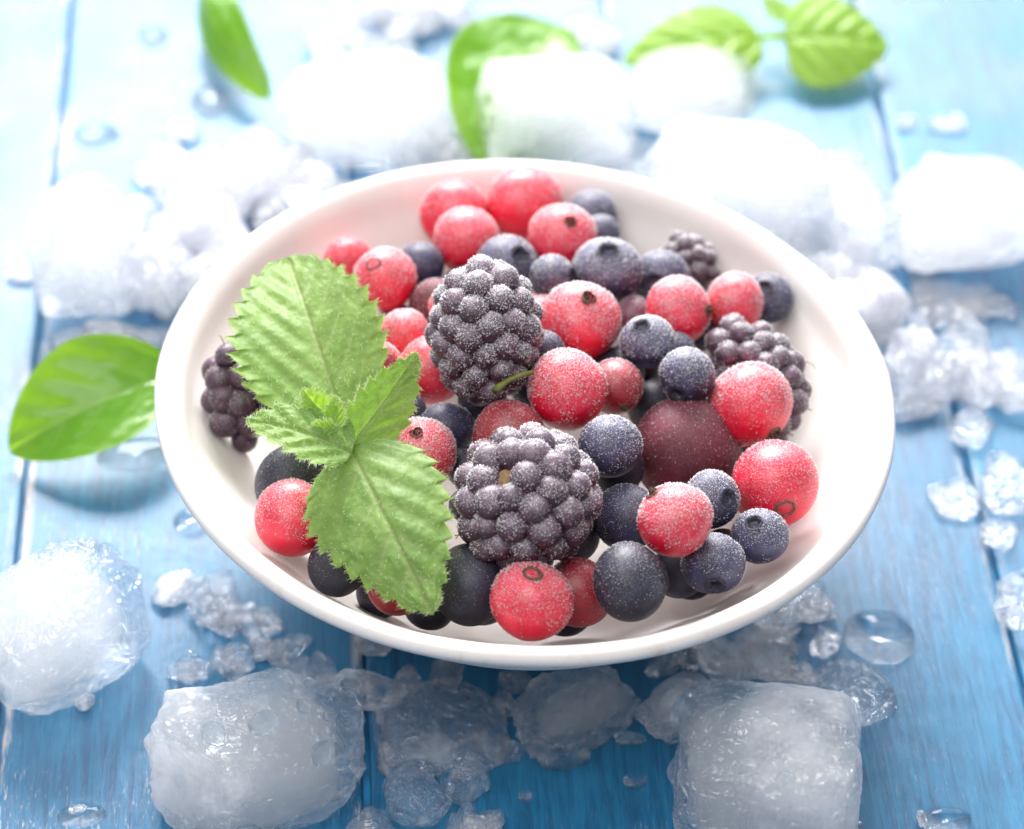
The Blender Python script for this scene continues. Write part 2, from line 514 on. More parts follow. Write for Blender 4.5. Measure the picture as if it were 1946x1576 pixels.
def view_dir(dx, dy):
    """direction whose pixel offset from the berry's middle is (dx, dy) radii"""
    q = dx * dx + dy * dy
    if q > .98: s = math.sqrt(.98 / q); dx *= s; dy *= s; q = .98
    return (RT * dx - UP * dy - FW * math.sqrt(1 - q)).normalized()


cnt = [0]


def berry(kind, x, y, z, r, frost, cal, label, mat=None, group=None):
    """kind red/blue; cal = (type, dx, dy) places the crown; frost 0..1"""
    cnt[0] += 1; k = cnt[0]
    name = 'red_berry' if kind == 'red' else 'blueberry'
    src = BODY[kind, k % 4]
    key = ('m', kind, k % 4, mat)
    if key not in BODY:
        me = src.copy(); me.materials.clear(); me.materials.append(M[mat]); BODY[key] = me
    root = bpy.data.objects.new(name, BODY[key]); COL.objects.link(root)
    if cal: d = view_dir(cal[1], cal[2])
    else: d = Vector((math.sin(k * 2.4) * .6, .8, -.6)).normalized()
    q = d.to_track_quat('Z', 'Y') @ Matrix.Rotation(k * 1.7, 3, 'Z').to_quaternion()
    root.matrix_world = Matrix.Translation((x, y, z)) @ q.to_matrix().to_4x4() @ Matrix.Diagonal((r * (1 + .035 * math.sin(k * 3.7)), r * (1 + .035 * math.sin(k * 5.1 + 1)), r * (1 + .03 * math.sin(k * 2.9 + 2)), 1))
    root['frost'] = frost
    tag(root, label, 'berry' if kind == 'red' else 'blueberry', group or ('frosted red berries in the bowl' if kind == 'red' else 'frosted blueberries in the bowl'))
    if cal and cal[0]:
        c = bpy.data.objects.new('calyx', CAL[cal[0], k % 3]); COL.objects.link(c); c.parent = root
        c.location = (0, 0, .945 * .985 if kind == 'red' else .875)
    if frost > .05:
        g = np.random.default_rng(k)
        d = g.normal(size=(9000, 3)); d /= np.linalg.norm(d, axis=1)[:, None]
        u = np.array(q.inverted() @ Vector((.05, .30, .95)).normalized())
        kk = d @ u + .60 * vnoise(d * 2.4 + k, k) + .45 * vnoise(d * 7 + k, k)
        pr = np.clip((kk + .55) / 1.2, .0, 1) ** 1.5
        d = d[g.random(len(d)) < pr * frost * .95]
        if cal: d = d[(d[:, 2] < (.965 if kind == 'red' else .93))]
        p = body_shape(kind, d, k % 4)
        sc = .75 / r
        v, f = crystals(p, d, g, (.008 * sc), (.016 + .028 * frost) * sc)
        fo = link('frost', mesh('frost', v, f, False), M['frost'], root); fo['kind'] = 'stuff'
    return root


# (kind, x, y, z, r, frost, calyx (type, dx, dy in radii) or None, material, label)
FR = [
 ('red', -1.28, 6.60, 4.40, .774, .55, None, 'red', 'big red berry at the back left of the heap, touching the white bowl wall'),
 ('red', .28, 6.78, 4.56, .832, .75, None, 'red', 'topmost red berry at the very back, overlapping the far bowl rim'),
 ('red', -.98, 5.21, 4.79, .747, .75, None, 'red', 'plain red berry in front of the two rearmost red berries'),
 ('red', 1.09, 4.94, 5.10, .731, .80, ('tuft', .2, -.42), 'red', 'red berry with a dark calyx at the back, left of two dark blueberries'),
 ('red', -3.56, 5.41, 4.04, .538, .35, None, 'red', 'small bright red berry farthest left at the back, above the big mint leaf edge'),
 ('red', -2.68, 3.59, 5.05, .676, .75, ('ring', -.33, -.48), 'red', 'frosted red berry with a small crown, right of the upright mint leaf'),
 ('red', -2.23, 2.01, 4.87, .544, .70, None, 'red', 'small red berry between the upright mint leaf and the tall blackberry'),
 ('red', -1.21, 2.40, 5.25, .545, .70, None, 'red', 'red berry half hidden behind the left shoulder of the tall blackberry'),
 ('red', -1.60, 3.22, 4.70, .553, .30, None, 'wine', 'dull maroon berry behind the tall blackberry, under the red ones'),
 ('red', -1.64, .95, 4.86, .709, .60, None, 'red', 'red berry at the tip of the small right mint leaf, left of the tall blackberry'),
 ('red', 1.41, 1.80, 5.43, .820, 1.0, ('tuft', .18, -.60), 'red', 'large snowy red berry right of the tall blackberry, crown on top'),
 ('red', 1.08, -.62, 5.75, .813, 1.0, None, 'red', 'large snowy red berry at the centre with a short green stem on its left'),
 ('red', 2.09, .15, 5.13, .583, .45, ('tuft', .30, .72), 'dred', 'deep red berry tucked behind the central snowy one, brown calyx below'),
 ('red', 3.44, 2.51, 5.13, .721, .95, ('tuft', .90, .02), 'red', 'snowy red berry on the right with a pale nib on its right side'),
 ('red', 4.68, 3.16, 4.79, .619, .75, None, 'red', 'red berry on the right between a snowy red berry and the rim blueberry'),
 ('red', 4.81, .02, 4.75, .883, 1.0, ('tuft', .55, .72), 'red', 'largest snowy red berry, in front of the right-hand blackberry'),
 ('red', 5.20, -1.90, 4.38, .876, .60, ('ring', .18, .55), 'red', 'glossy red berry at the right rim with a brown ring crown'),
 ('red', 3.10, -4.08, 5.53, .740, 1.0, ('tuft', -.62, -.74), 'red', 'snow covered red berry resting on four blueberries at front right'),
 ('red', .37, -5.34, 4.63, .775, .75, ('ring', .02, -.74), 'red', 'red berry at the front rim with a ring crown on its top'),
 ('red', 1.27, -4.47, 3.97, .689, .25, None, 'dred', 'dark red berry mostly hidden behind the front rim red berry'),
 ('red', -.05, -1.50, 5.29, .715, .35, None, 'dred', 'deep red berry just behind the front blackberry'),
 ('red', -1.81, -1.87, 5.18, .734, 1.0, ('tuft', -.06, -.58), 'red', 'snowy red berry with a black calyx beside the lower mint leaf'),
 ('red', -4.30, -2.88, 4.40, .772, .70, ('tuft', .58, -.22), 'red', 'red berry at the front left rim touching the lower mint leaf'),
 ('red', -2.19, -4.27, 3.98, .630, .10, None, 'dred', 'dark red berry under the tip of the lower mint leaf'),
 ('red', -2.68, .78, 5.20, .449, .5, None, 'red', 'little red berry peeping out behind the small right mint leaf'),
 ('red', 3.52, -.62, 4.10, 1.065, .40, None, 'wine', 'huge dull wine red berry at the right, behind the blueberries'),
 ('red', .63, 2.60, 4.84, .494, .5, None, 'red', 'sliver of a red berry between the tall blackberry and its snowy neighbour'),
 ('blue', 1.72, 6.57, 4.31, .636, .45, ('blue', .85, .5), 'blue', 'rearmost blueberry, right of the topmost red berry'),
 ('blue', 1.90, 5.59, 4.63, .456, .35, None, 'blue', 'small blueberry behind the crowned red berry at the back'),
 ('blue', -1.97, 4.45, 4.69, .539, .25, None, 'blue', 'bare blueberry at the back left, wedged between red berries'),
 ('blue', -.08, 4.07, 5.03, .657, .65, ('blue', .46, -.34), 'blue', 'blueberry with a crown pointing right, behind the tall blackberry'),
 ('blue', .85, 3.45, 5.22, .508, .60, ('blue', .92, -.1), 'blue', 'blueberry left of the frostiest blueberry, behind the tall blackberry'),
 ('blue', 2.00, 3.78, 5.13, .732, 1.0, ('blue', .03, -.60), 'blue', 'frostiest blueberry, dark open crown facing up, back centre'),
 ('blue', 3.16, 4.14, 4.58, .650, .55, ('blue', -.28, .15), 'blue', 'blueberry with a deep black crown right of the frostiest one'),
 ('blue', 5.45, 3.85, 4.32, .560, .45, ('blue', -.25, -.40), 'blue', 'blueberry farthest right against the bowl wall'),
 ('blue', 2.74, 1.09, 5.50, .556, .85, ('blue', -.27, -.62), 'blue', 'frosted blueberry right of the snowy red berries, small crown on top'),
 ('blue', 3.52, .23, 5.33, .593, .85, ('blue', -.40, .68), 'blue', 'frosted blueberry with its crown facing down, left of the largest red berry'),
 ('blue', 3.37, 1.44, 4.91, .411, .35, None, 'blue', 'small hidden blueberry between the pair of frosted ones on the right'),
 ('blue', 1.92, -1.94, 5.44, .638, .75, None, 'blue', 'round blueberry right below the central snowy red berry'),
 ('blue', 2.23, -3.03, 4.55, .677, .35, None, 'blue', 'blueberry right of the front blackberry, half in shade'),
 ('blue', 3.89, -2.77, 4.79, .554, .70, ('blue', .58, -.06), 'blue', 'blueberry with ringed crown on its right, behind the snow covered red berry'),
 ('blue', 4.80, -3.45, 4.46, .561, .60, ('blue', -.30, -.55), 'blue', 'blueberry lowest on the right rim, crown at its upper left'),
 ('blue', 3.86, -4.22, 4.49, .606, .55, ('blue', .02, .74), 'blue', 'blueberry at the front right with its crown on the underside'),
 ('blue', 2.23, -5.06, 4.84, .786, .40, ('blue', .96, -.2), 'dark', 'big dark blueberry at the front rim, lightly frosted'),
 ('blue', -.81, -4.44, 4.13, .789, .16, None, 'dark', 'nearly black bare blueberry between the lower mint leaf and front red berry'),
 ('blue', -4.33, -1.43, 3.90, .812, .25, None, 'dark', 'big bare blueberry at the left under the small left mint leaf'),
 ('blue', -1.32, -.73, 4.78, .569, .20, ('blue', .1, .9), 'blue', 'bare blueberry below the tall blackberry, behind the black crowned red berry'),
 ('blue', -2.21, -.21, 4.66, .510, .08, ('blue', -.3, -.3), 'dark', 'dark blueberry showing its crown right of the small right mint leaf'),
 ('blue', -.89, -1.63, 4.56, .438, .06, None, 'dark', 'dark blueberry in the gap left of the front blackberry'),
 ('blue', .66, .86, 5.45, .426, .30, None, 'blue', 'small blueberry squeezed between tall blackberry and central red berries'),
 ('blue', -3.39, -3.82, 4.00, .591, .12, None, 'dark', 'shaded blueberry below the lower mint leaf at the front left'),
 ('blue', 2.53, 2.91, 4.57, .464, .35, None, 'plum', 'purplish berry in the gap under the frostiest blueberry'),
 ('blue', 3.25, -3.68, 3.74, .534, .04, None, 'dark', 'shaded blueberry under the snow covered red berry'),
 ('blue', 0.51, 0.73, 4.56, 0.55, .06, None, 'dark', 'dark filler blueberry right under the tall blackberry, behind the green stem'),  # this and the berries below: fillers added to darken gaps showing white bowl
 ('blue', 2.14, 1.21, 4.48, 0.60, .06, None, 'dark', 'dark filler blueberry in the gap left of the frosted pair of blueberries'),
 ('blue', 2.07, -1.46, 4.40, 0.57, .06, None, 'dark', 'dark filler blueberry between the round blueberry and the wine red berry'),
 ('blue', -0.99, 4.03, 4.32, 0.59, .06, None, 'dark', 'dark filler blueberry in the gap behind the top left of the tall blackberry'),
 ('blue', 3.78, 3.23, 4.08, 0.59, .06, None, 'dark', 'dark filler blueberry in the gap between the two red berries on the right'),
 ('blue', -2.37, 3.14, 4.08, 0.51, .06, None, 'dark', 'dark filler blueberry in the gap under the small crowned red berry on the left'),
 ('blue', 1.17, -2.83, 3.92, 0.58, .06, None, 'dark', 'dark filler blueberry under the right end of the front blackberry'),
 ('blue', 2.58, 2.15, 3.92, 0.58, .06, None, 'dark', 'dark filler blueberry in the gap left of the snowy red berry with a nib'),
 ('blue', 4.12, -3.24, 3.76, 0.50, .06, None, 'dark', 'dark filler blueberry in the gap between the three blueberries at front right'),
 ('blue', 2.98, 1.10, 3.68, 0.58, .06, None, 'dark', 'dark filler blueberry behind the downward facing frosted blueberry'),
 ('blue', 5.21, 0.29, 3.36, 0.51, .06, None, 'dark', 'dark filler blueberry in the gap above the ring crowned glossy red berry'),
 ('blue', -1.61, -4.01, 3.12, 0.51, .06, None, 'dark', 'dark filler blueberry at the rim right of the lower mint leaf tip'),
 ('blue', 3.55, -3.09, 3.04, 0.52, .06, None, 'dark', 'dark filler blueberry low in the gap right of the big dark front blueberry'),
 ('blue', -0.60, -3.68, 3.04, 0.60, .06, None, 'dark', 'dark filler blueberry low at the front rim left of the front red berry'),
 ('blue', -2.58, -3.50, 2.96, 0.50, .06, None, 'dark', 'dark filler blueberry in place of bowl shadow, low at the rim left of the lower mint leaf tip'),  # dark berry added where the bare bowl wall lies in shadow
 ('blue', 1.05, -3.68, 2.72, 0.59, .06, None, 'dark', 'dark filler blueberry low at the rim under the dark red front berry'),
 ('blue', -0.60, 0.15, 4.75, 0.50, .06, None, 'dark', 'dark filler blueberry below the foot of the tall blackberry'),
]
for kind, x, y, z, r, fr, cal, mat, label in FR:
    berry(kind, x, y, z, r, fr, cal, label, mat)

# short green stem lying beside the central red berry
def tube(pts, rad, n=8):
    V = []; F = []; pts = [Vector(p) for p in pts]
    for i, p in enumerate(pts):
        d = (pts[min(i + 1, len(pts) - 1)] - pts[max(i - 1, 0)]).normalized()
        a = d.orthogonal().normalized(); b = d.cross(a); r = rad[i] if isinstance(rad, (list, tuple)) else rad
        for k in range(n):
            t = 2 * PI * k / n; V.append(p + a * (r * math.cos(t)) + b * (r * math.sin(t)))
    for i in range(len(pts) - 1):
        for k in range(n): F.append((i * n + k, i * n + (k + 1) % n, (i + 1) * n + (k + 1) % n, (i + 1) * n + k))
    F.append(tuple(range(n - 1, -1, -1))); F.append(tuple(range((len(pts) - 1) * n, len(pts) * n)))
    return [tuple(v) for v in V], F


v, f = tube([atd(1012, 708, 57.2), atd(990, 713, 57.0), atd(965, 724, 56.95), atd(945, 738, 56.95), atd(939, 744, 57.0)], [.05, .05, .055, .08, .07])
o = link('berry_stem', mesh('berry_stem', v, f), M['stem']); tag(o, 'short olive green stem beside the central snowy red berry', 'stem')


# ---- blackberries
DR = []
for k in range(4):
    v, f = ico(3); v = v.copy()
    v *= (1 + .05 * vnoise(v * 1.6 + k * 4, k) + .015 * vnoise(v * 5 + k, k))[:, None]
    v[:, 2] *= 1.12
    me = mesh('drupelet', v, f); me.materials.append(M['black']); DR.append(me)


def blackberry(c, axis, rx, rl, rd, label, frost, seed, bend=0.0, mat='black', side=Vector((1, 0, 0)), hairs=10, hole=False):
    g = np.random.default_rng(seed)
    root = bpy.data.objects.new('blackberry', None); COL.objects.link(root); root.location = c; root.empty_display_size = .2
    tag(root, label, 'blackberry', 'frosted blackberries in the bowl')
    Z = axis.normalized(); X = (side - Z * side.dot(Z)).normalized(); Y = Z.cross(X)
    ex, el = rx - rd * .85, rl - rd * .85
    # dark flesh between the drupelets
    v, f = ico(4); v = v.copy() * np.array([ex * .86, ex * .86, el * .86])
    bx = bend * (v[:, 2] / rl) ** 2
    B = np.array([X, Y, Z]); w = np.stack([v[:, 0] + bx, v[:, 1], v[:, 2]], 1) @ B
    link('flesh', mesh('flesh', w, f), M['dark'], root)
    # drupelets spread evenly but irregularly over the ellipsoid
    sp = rd * 1.52
    ar = 4 * PI * (((ex * ex) ** 1.6 + 2 * (ex * el) ** 1.6) / 3) ** (1 / 1.6)
    n = int(ar / (.86 * sp * sp)); sc = np.array([ex, ex, el])
    P = g.normal(size=(n, 3)); P = P / np.linalg.norm(P, axis=1)[:, None] * sc
    for it in range(70):
        D = P[:, None] - P[None]; L = np.linalg.norm(D, axis=2) + np.eye(n)
        Fo = (D / L[..., None] * np.clip(sp * 1.25 - L, 0, None)[..., None]).sum(1) * .22
        P = P + Fo; P = P / np.linalg.norm(P / sc, axis=1)[:, None]
    if hole: P = P[np.linalg.norm(P - np.array([0, 0, el]), axis=1) > rd * .9]
    P = np.array(P); CP = []; CN = []
    for p in P:
        nrm = np.array([p[0] / ex ** 2, p[1] / ex ** 2, p[2] / el ** 2]); nrm /= np.linalg.norm(nrm) + 1e-9
        q = p + np.array([bend * (p[2] / rl) ** 2, 0, 0])
        pw = Vector(q @ B); nw = Vector(nrm @ B).normalized()
        if (nw.dot(-FW) < -.55): continue                 # underside, buried in the heap
        s = rd * (.86 + .22 * g.random())
        d = bpy.data.objects.new('drupelet', DR[int(g.integers(4))]); COL.objects.link(d); d.parent = root
        qq = nw.to_track_quat('Z', 'Y') @ Matrix.Rotation(g.random() * 6, 3, 'Z').to_quaternion()
        d.matrix_basis = Matrix.Translation(pw) @ qq.to_matrix().to_4x4() @ Matrix.Scale(s, 4)
        d['frost'] = frost * (.6 + .5 * g.random())
        m = 2000; dd = g.normal(size=(m, 3)); dd /= np.linalg.norm(dd, axis=1)[:, None]
        up = np.array((.05, .30, .95)); nn = np.array(nw)
        kk = dd @ up * .75 + dd @ nn * .45 + .3 * vnoise(dd * 3 + seed + p[0] * 5, seed)
        keep = (g.random(m) < np.clip((kk + .25) / 1.0, 0, 1) ** 1.4 * frost) & (dd @ nn > -.15)
        dd = dd[keep]
        if len(dd):
            al = (dd @ nn)[:, None] * nn
            CP.append(np.array(pw) + (dd + al * .12) * s * .985); CN.append(dd)
    if CP:
        v, f = crystals(np.concatenate(CP), np.concatenate(CN), g, .008, .010 + .028 * frost)
        fo = link('frost', mesh('frost', v, f, False), M['frost'], root); fo['kind'] = 'stuff'
    for h in range(hairs):
        p = P[int(g.integers(len(P)))]; nrm = Vector((p / np.linalg.norm(p)) @ B)
        if nrm.dot(-FW) < .0: continue
        a = Vector(p @ B) + nrm * rd * .8; t = nrm.orthogonal().normalized() * (g.random() - .5) + Vector((g.normal() * .3, g.normal() * .3, .1))
        v, f = tube([a, a + nrm * .13 + t * .06, a + nrm * .18 + t * .18, a + nrm * .15 + t * .28], [.014, .013, .011, .005], 5)
        link('style_hair', mesh('style_hair', v, f), M['bhair'], root)
    if hole:
        v, f = ico(3); v = v.copy(); v *= (1 + .15 * vnoise(v * 2 + 3, 4))[:, None]
        w = (v * np.array([.20, .20, .12]) + np.array([0, 0, el * .93])) @ B
        link('receptacle', mesh('receptacle', w, f), m_plain('dry_receptacle', (.30, .19, .10), .8, var=.4, scale=9), root)
    return root


A = lambda dx, dy, dz: RT * dx - UP * dy - FW * dz      # image right, image down, towards the lens
blackberry(atd(922, 632, 57.75), A(.02, -1, .25), 1.10, 1.46, .315, 'tall snowy blackberry standing on top of the heap, centre left', .95, 21, hairs=3)
blackberry(atd(1000, 948, 55.75), A(-.42, -.42, .75), 1.42, 1.24, .335, 'wide frosted blackberry at the front with a tan scar', .8, 22, hairs=9, hole=True)
blackberry(atd(1445, 715, 60.1), A(.45, .85, .2), .88, 1.42, .30, 'long blackberry at the right against the bowl wall', .6, 23, bend=-.25, side=A(1, -.4, 0), hairs=12)
blackberry(atd(1312, 495, 63.2), A(.6, .5, .2), .52, .74, .21, 'small reddish blackberry at the far right back of the heap', .5, 24, hairs=4)
blackberry(atd(458, 742, 60.0), A(.1, 1, -.1), .74, 1.30, .33, 'bare blackberry at the far left, half under the mint', .38, 25, hairs=9)
# ------------------------------------------------------------------ leaves
def leaf_mesh(B, T, N, wl, wr, a=.75, b=.85, teeth=0, tooth=.0, pleat=0.0, cup=0.0, bend=0.0, twist=0.0, nu=150, nv=44, seed=1, crinkle=0.0, droop=0.0, vsl=.42):
    B, T = Vector(B), Vector(T); U = T - B; L = U.length; U.normalize()
    N = Vector(N); N = (N - U * N.dot(U)).normalized(); Sd = U.cross(N)        # Sd: right-hand side seen from above
    g = np.random.default_rng(seed)
    u = np.linspace(0, 1, nu); vv = np.linspace(-1, 1, 2 * nv + 1)
    uu, v2 = np.meshgrid(u, vv, indexing='ij'); av = np.abs(v2)
    w0 = np.sin(PI * np.clip(uu, 0, 1) ** a) ** b
    w0 = np.where(uu > .97, w0, w0)
    hw = np.where(v2 < 0, wl, wr)
    ph = uu * teeth + .15 * np.sin(uu * 9 + seed)
    saw = (ph % 1.0); saw = np.where(saw < .72, saw / .72, (1 - saw) / .28)
    side = np.where(v2 < 0, 0.0, .4)
    ph2 = (uu * teeth + side + .12 * np.sin(uu * 11 + seed)); s2 = ph2 % 1.0
    s2 = np.where(s2 < .75, s2 / .75, (1 - s2) / .25)
    win = np.clip(uu / .12, 0, 1) * np.clip((1 - uu) / .06, 0, 1)
    edge = av ** 6
    lat = v2 * hw * w0 * (1 + tooth * (s2 - .55) * edge * win)
    fwd = tooth * 1.1 * hw * (s2 - .4) * edge * win * .55
    x = uu * L + fwd
    # side veins run forward from the midrib into the teeth
    vn = max(teeth, 9) * .50
    q = (uu - vsl * av ** 1.25 * hw * w0 / max(wl, wr)) * vn + side * .5
    fq = np.abs((q % 1.0) - .5) * 2                                      # 0 mid-field, 1 on a vein
    vein = np.exp(-((1 - fq) / .13) ** 2) * np.clip(1.15 - av, 0, 1)
    mid = np.exp(-(av * hw * w0 / (.022 * max(wl, wr) + .012)) ** 2)
    ve = np.clip(np.maximum(vein * .6, mid), 0, 1)
    P0 = np.stack([(uu * 9).ravel(), (v2 * 5).ravel(), np.full(uu.size, seed * 1.7)], 1)
    cr = (vnoise(P0, seed) + .6 * vnoise(P0 * 2.3, seed + 1)).reshape(uu.shape)
    h = pleat * (np.cos(fq * PI) * .5 + .5) * np.clip(av * 4, 0, 1) * np.clip(1.25 - av, 0, 1) - pleat * .8 * mid + cup * (av ** 1.6) * hw * w0 + bend * np.sin(PI * uu) * L - droop * uu ** 2 * L + crinkle * cr
    tw = twist * (uu - .3)
    lat2 = lat * np.cos(tw); h2 = h + lat * np.sin(tw)
    b0, U0, S0, N0 = (np.array(z) for z in (B, U, Sd, N))
    V = b0 + x[..., None] * U0 + lat2[..., None] * S0 + h2[..., None] * N0
    m = 2 * nv + 1; F = []
    i = np.arange(nu - 1)[:, None] * m + np.arange(m - 1)[None]
    F = np.stack([i, i + 1, i + m + 1, i + m], -1).reshape(-1, 4)
    me = mesh('leaf', V.reshape(-1, 3), F)
    attr(me, 'vein', ve.ravel()); attr(me, 'edge', np.clip((av - .9) * 10, 0, 1).ravel())
    return me, V, U0, S0, N0


def leaf(name, mat, parent, hairs=0, hl=.09, **k):
    me, V, U0, S0, N0 = leaf_mesh(**k)
    o = link(name, me, M[mat], parent)
    if hairs:
        g = np.random.default_rng(k.get('seed', 1))
        nu, m, _ = V.shape
        du = np.gradient(V, axis=0); dv = np.gradient(V, axis=1); nn = np.cross(dv, du); nn /= np.linalg.norm(nn, axis=2)[..., None] + 1e-12
        if (nn.reshape(-1, 3) @ N0).mean() < 0: nn = -nn
        i = g.integers(2, nu - 2, hairs); j = g.integers(0, m, hairs)
        e = g.random(hairs) < .38; j = np.where(e, np.where(g.random(hairs) < .5, 0, m - 1), j)
        P = V[i, j] + .5 * (g.random((hairs, 1)) - .5) * du[i, j]
        out = np.where((j < m // 2)[:, None], -S0, S0)
        D = np.where(e[:, None], out * .9 + nn[i, j] * .25, nn[i, j] * .55 + U0 * .25) + g.normal(size=(hairs, 3)) * .28
        D /= np.linalg.norm(D, axis=1)[:, None]
        Lh = hl * (.5 + .8 * g.random((hairs, 1))); Sx = np.cross(D, np.array(FW)); Sx /= np.linalg.norm(Sx, axis=1)[:, None] + 1e-9
        curl = g.normal(size=(hairs, 3)) * .25
        w = .0045
        Q = np.stack([P - Sx * w, P + Sx * w, P + D * Lh * .55 + Sx * w * .7, P + D * Lh * .55 - Sx * w * .7, P + (D + curl) * Lh], 1)
        b = np.arange(hairs)[:, None] * 5
        F = np.concatenate([b + np.array([[0, 1, 2]]), b + np.array([[0, 2, 3]]), b + np.array([[3, 2, 4]])])
        ho = link('leaf_hair', mesh('leaf_hair', Q.reshape(-1, 3), F, False), M['hair'], o); ho['kind'] = 'stuff'
    return o


def empty(name, label, cat, group=None):
    o = bpy.data.objects.new(name, None); COL.objects.link(o); o.empty_display_size = .3
    return tag(o, label, cat, group)


sp = empty('mint_sprig', 'fresh hairy mint sprig laid on the left side of the berries', 'mint sprig')
leaf('leaf', 'mint', sp, 1100, B=atd(650, 800, 57.2), T=atd(543, 478, 59.4), N=A(.12, .1, 1), wl=1.66, wr=1.36, a=.72, b=.58, teeth=11, tooth=.13, pleat=.06, cup=.22, bend=.08, droop=.05, crinkle=.012, seed=3, vsl=.62)
leaf('leaf', 'mint', sp, 1100, B=atd(664, 850, 56.25), T=atd(822, 1168, 54.35), N=A(-.05, -.25, 1), wl=1.34, wr=1.38, a=.60, b=.74, teeth=10, tooth=.13, pleat=.06, cup=-.22, bend=.07, crinkle=.02, seed=5)
leaf('leaf', 'mint', sp, 700, B=atd(660, 855, 56.3), T=atd(795, 670, 57.1), N=A(.30, .35, 1), wl=.62, wr=.66, a=.66, b=.8, teeth=7, tooth=.2, pleat=.06, cup=.22, bend=.03, crinkle=.01, seed=7)
leaf('leaf', 'mint', sp, 700, B=atd(668, 862, 55.9), T=atd(466, 800, 56.2), N=A(.15, -.75, 1), wl=.66, wr=.80, a=.60, b=.75, teeth=7, tooth=.16, pleat=.06, cup=.12, bend=.10, crinkle=.012, seed=9)
leaf('bud_leaf', 'bud', sp, 500, hl=.06, nu=90, nv=24, B=atd(632, 812, 56.1), T=atd(574, 738, 56.2), N=A(.3, .5, 1), wl=.28, wr=.36, a=.7, b=.8, teeth=5, tooth=.3, pleat=.04, cup=.3, seed=11)
leaf('bud_leaf', 'bud', sp, 400, hl=.06, nu=90, nv=24, B=atd(636, 815, 56.0), T=atd(640, 752, 56.0), N=A(-.2, .5, 1), wl=.22, wr=.2, a=.7, b=.8, teeth=4, tooth=.3, pleat=.03, cup=.3, seed=12)
leaf('bud_leaf', 'bud', sp, 400, hl=.06, nu=90, nv=24, B=atd(640, 822, 55.95), T=atd(590, 808, 55.9), N=A(.1, .2, 1), wl=.2, wr=.2, a=.7, b=.8, teeth=4, tooth=.3, pleat=.03, cup=.2, seed=13)
v, f = tube([atd(630, 790, 56.5), atd(645, 820, 56.25), atd(655, 845, 56.2), atd(664, 862, 56.35), atd(672, 880, 56.9)], [.10, .13, .12, .10, .09], 10)
link('stem', mesh('stem', v, f), M['mint'], sp)

o = leaf('basil_leaf', 'basil', None, nu=110, nv=30, B=at(348, 705, 1.3), T=at(18, 858, .30), N=(.10, -.42, 1), wl=1.28, wr=1.45, a=.92, b=.62, pleat=.03, cup=.28, bend=.10, crinkle=.012, seed=15)
tag(o, 'broad glossy basil leaf lying half under the left side of the bowl', 'basil leaf')
o = leaf('basil_leaf', 'basil', None, nu=110, nv=30, B=at(392, -60, 1.3), T=at(512, 188, .5), N=(-.7, -.3, .65), wl=.75, wr=.85, a=.85, b=.6, cup=-.45, bend=.16, crinkle=.03, seed=16)
tag(o, 'narrow curled green leaf at the top left, far from the bowl', 'basil leaf')
o = leaf('basil_leaf', 'basil', None, nu=110, nv=30, B=at(1060, 48, .7), T=at(925, 322, .25), N=(.1, -.1, 1), wl=1.2, wr=2.05, a=.9, b=.6, pleat=.03, cup=.30, bend=.05, crinkle=.04, seed=17)
tag(o, 'round green leaf curving out behind the ice cube above the bowl', 'basil leaf')
ms = empty('mint_sprig', 'pale green mint sprig with two far leaves at the top right', 'mint sprig')
leaf('leaf', 'bmint', ms, B=at(1445, 70, .9), T=at(1185, 118, .7), N=(0, -.25, 1), wl=1.25, wr=1.3, a=.62, b=.7, teeth=9, tooth=.12, pleat=.10, cup=-.15, bend=.10, crinkle=.02, seed=18)
leaf('leaf', 'bmint', ms, B=at(1492, 72, .9), T=at(1688, 88, .6), N=(0, -.35, 1), wl=1.45, wr=1.5, a=.62, b=.62, teeth=9, tooth=.10, pleat=.10, cup=-.12, bend=.10, crinkle=.02, seed=19)
leaf('leaf', 'bmint', ms, nu=80, nv=20, B=at(1500, 40, 1.0), T=at(1450, -10, 1.2), N=(0, -.3, 1), wl=.35, wr=.35, a=.7, b=.8, teeth=6, tooth=.15, pleat=.04, seed=20)
v, f = tube([at(1425, 74, .85), at(1460, 70, .95), at(1495, 68, .95)], [.09, .10, .11], 10)
link('stem', mesh('stem', v, f), M['bmint'], ms)
# ------------------------------------------------------------------ ice
def ice_points(v, w, d, h, k, amp, jag, seed, flat, cuts=0, deep=.8):
    n = v
    s = (np.abs(n) ** k).sum(1) ** (1 / k); p = n / s[:, None]
    q = p * 1.0 + seed * 7.31
    disp = amp * vnoise(q * 1.1, seed) + amp * .6 * vnoise(q * 2.3, seed + 1)
    wp = q + .25 * np.stack([vnoise(q * 3, seed + 7), vnoise(q * 3, seed + 8), vnoise(q * 3, seed + 9)], 1)
    disp = disp + amp * .55 * (1 - np.abs(vnoise(wp * 3.2, seed + 3))) ** 3 * .6 + amp * .25 * vnoise(wp * 6, seed + 2)
    if jag:
        d1, d2 = worley(q * 1.9, seed + 5)
        disp = disp + jag * (.75 - d1) * .55 - jag * .30 * np.exp(-((d2 - d1) / .16) ** 2)
        d1, d2 = worley(q * 4.6, seed + 6); disp = disp + jag * .35 * (.6 - d1)
    g = np.random.default_rng(seed + 900)
    for _ in range(cuts):                        # conchoidal breaks: flats with crisp edges
        nn = g.normal(size=3); nn[2] = abs(nn[2]) * .8 + .1; nn /= np.linalg.norm(nn)
        e = (p @ nn); dd = e.max() * (deep + (1 - deep) * g.random())
        over = np.clip(e - dd, 0, None); p = p - nn * (over * .93)[:, None]
    p = p * (1 + disp)[:, None] * np.array([w, d, h]) * .5
    p[:, 2] = np.where(p[:, 2] < -h * flat, -h * flat + (p[:, 2] + h * flat) * .12, p[:, 2])
    return p


CLOUD = dict(ice=-.10, iceclear=-.40, icewhite=-.08, icemid=-.28)


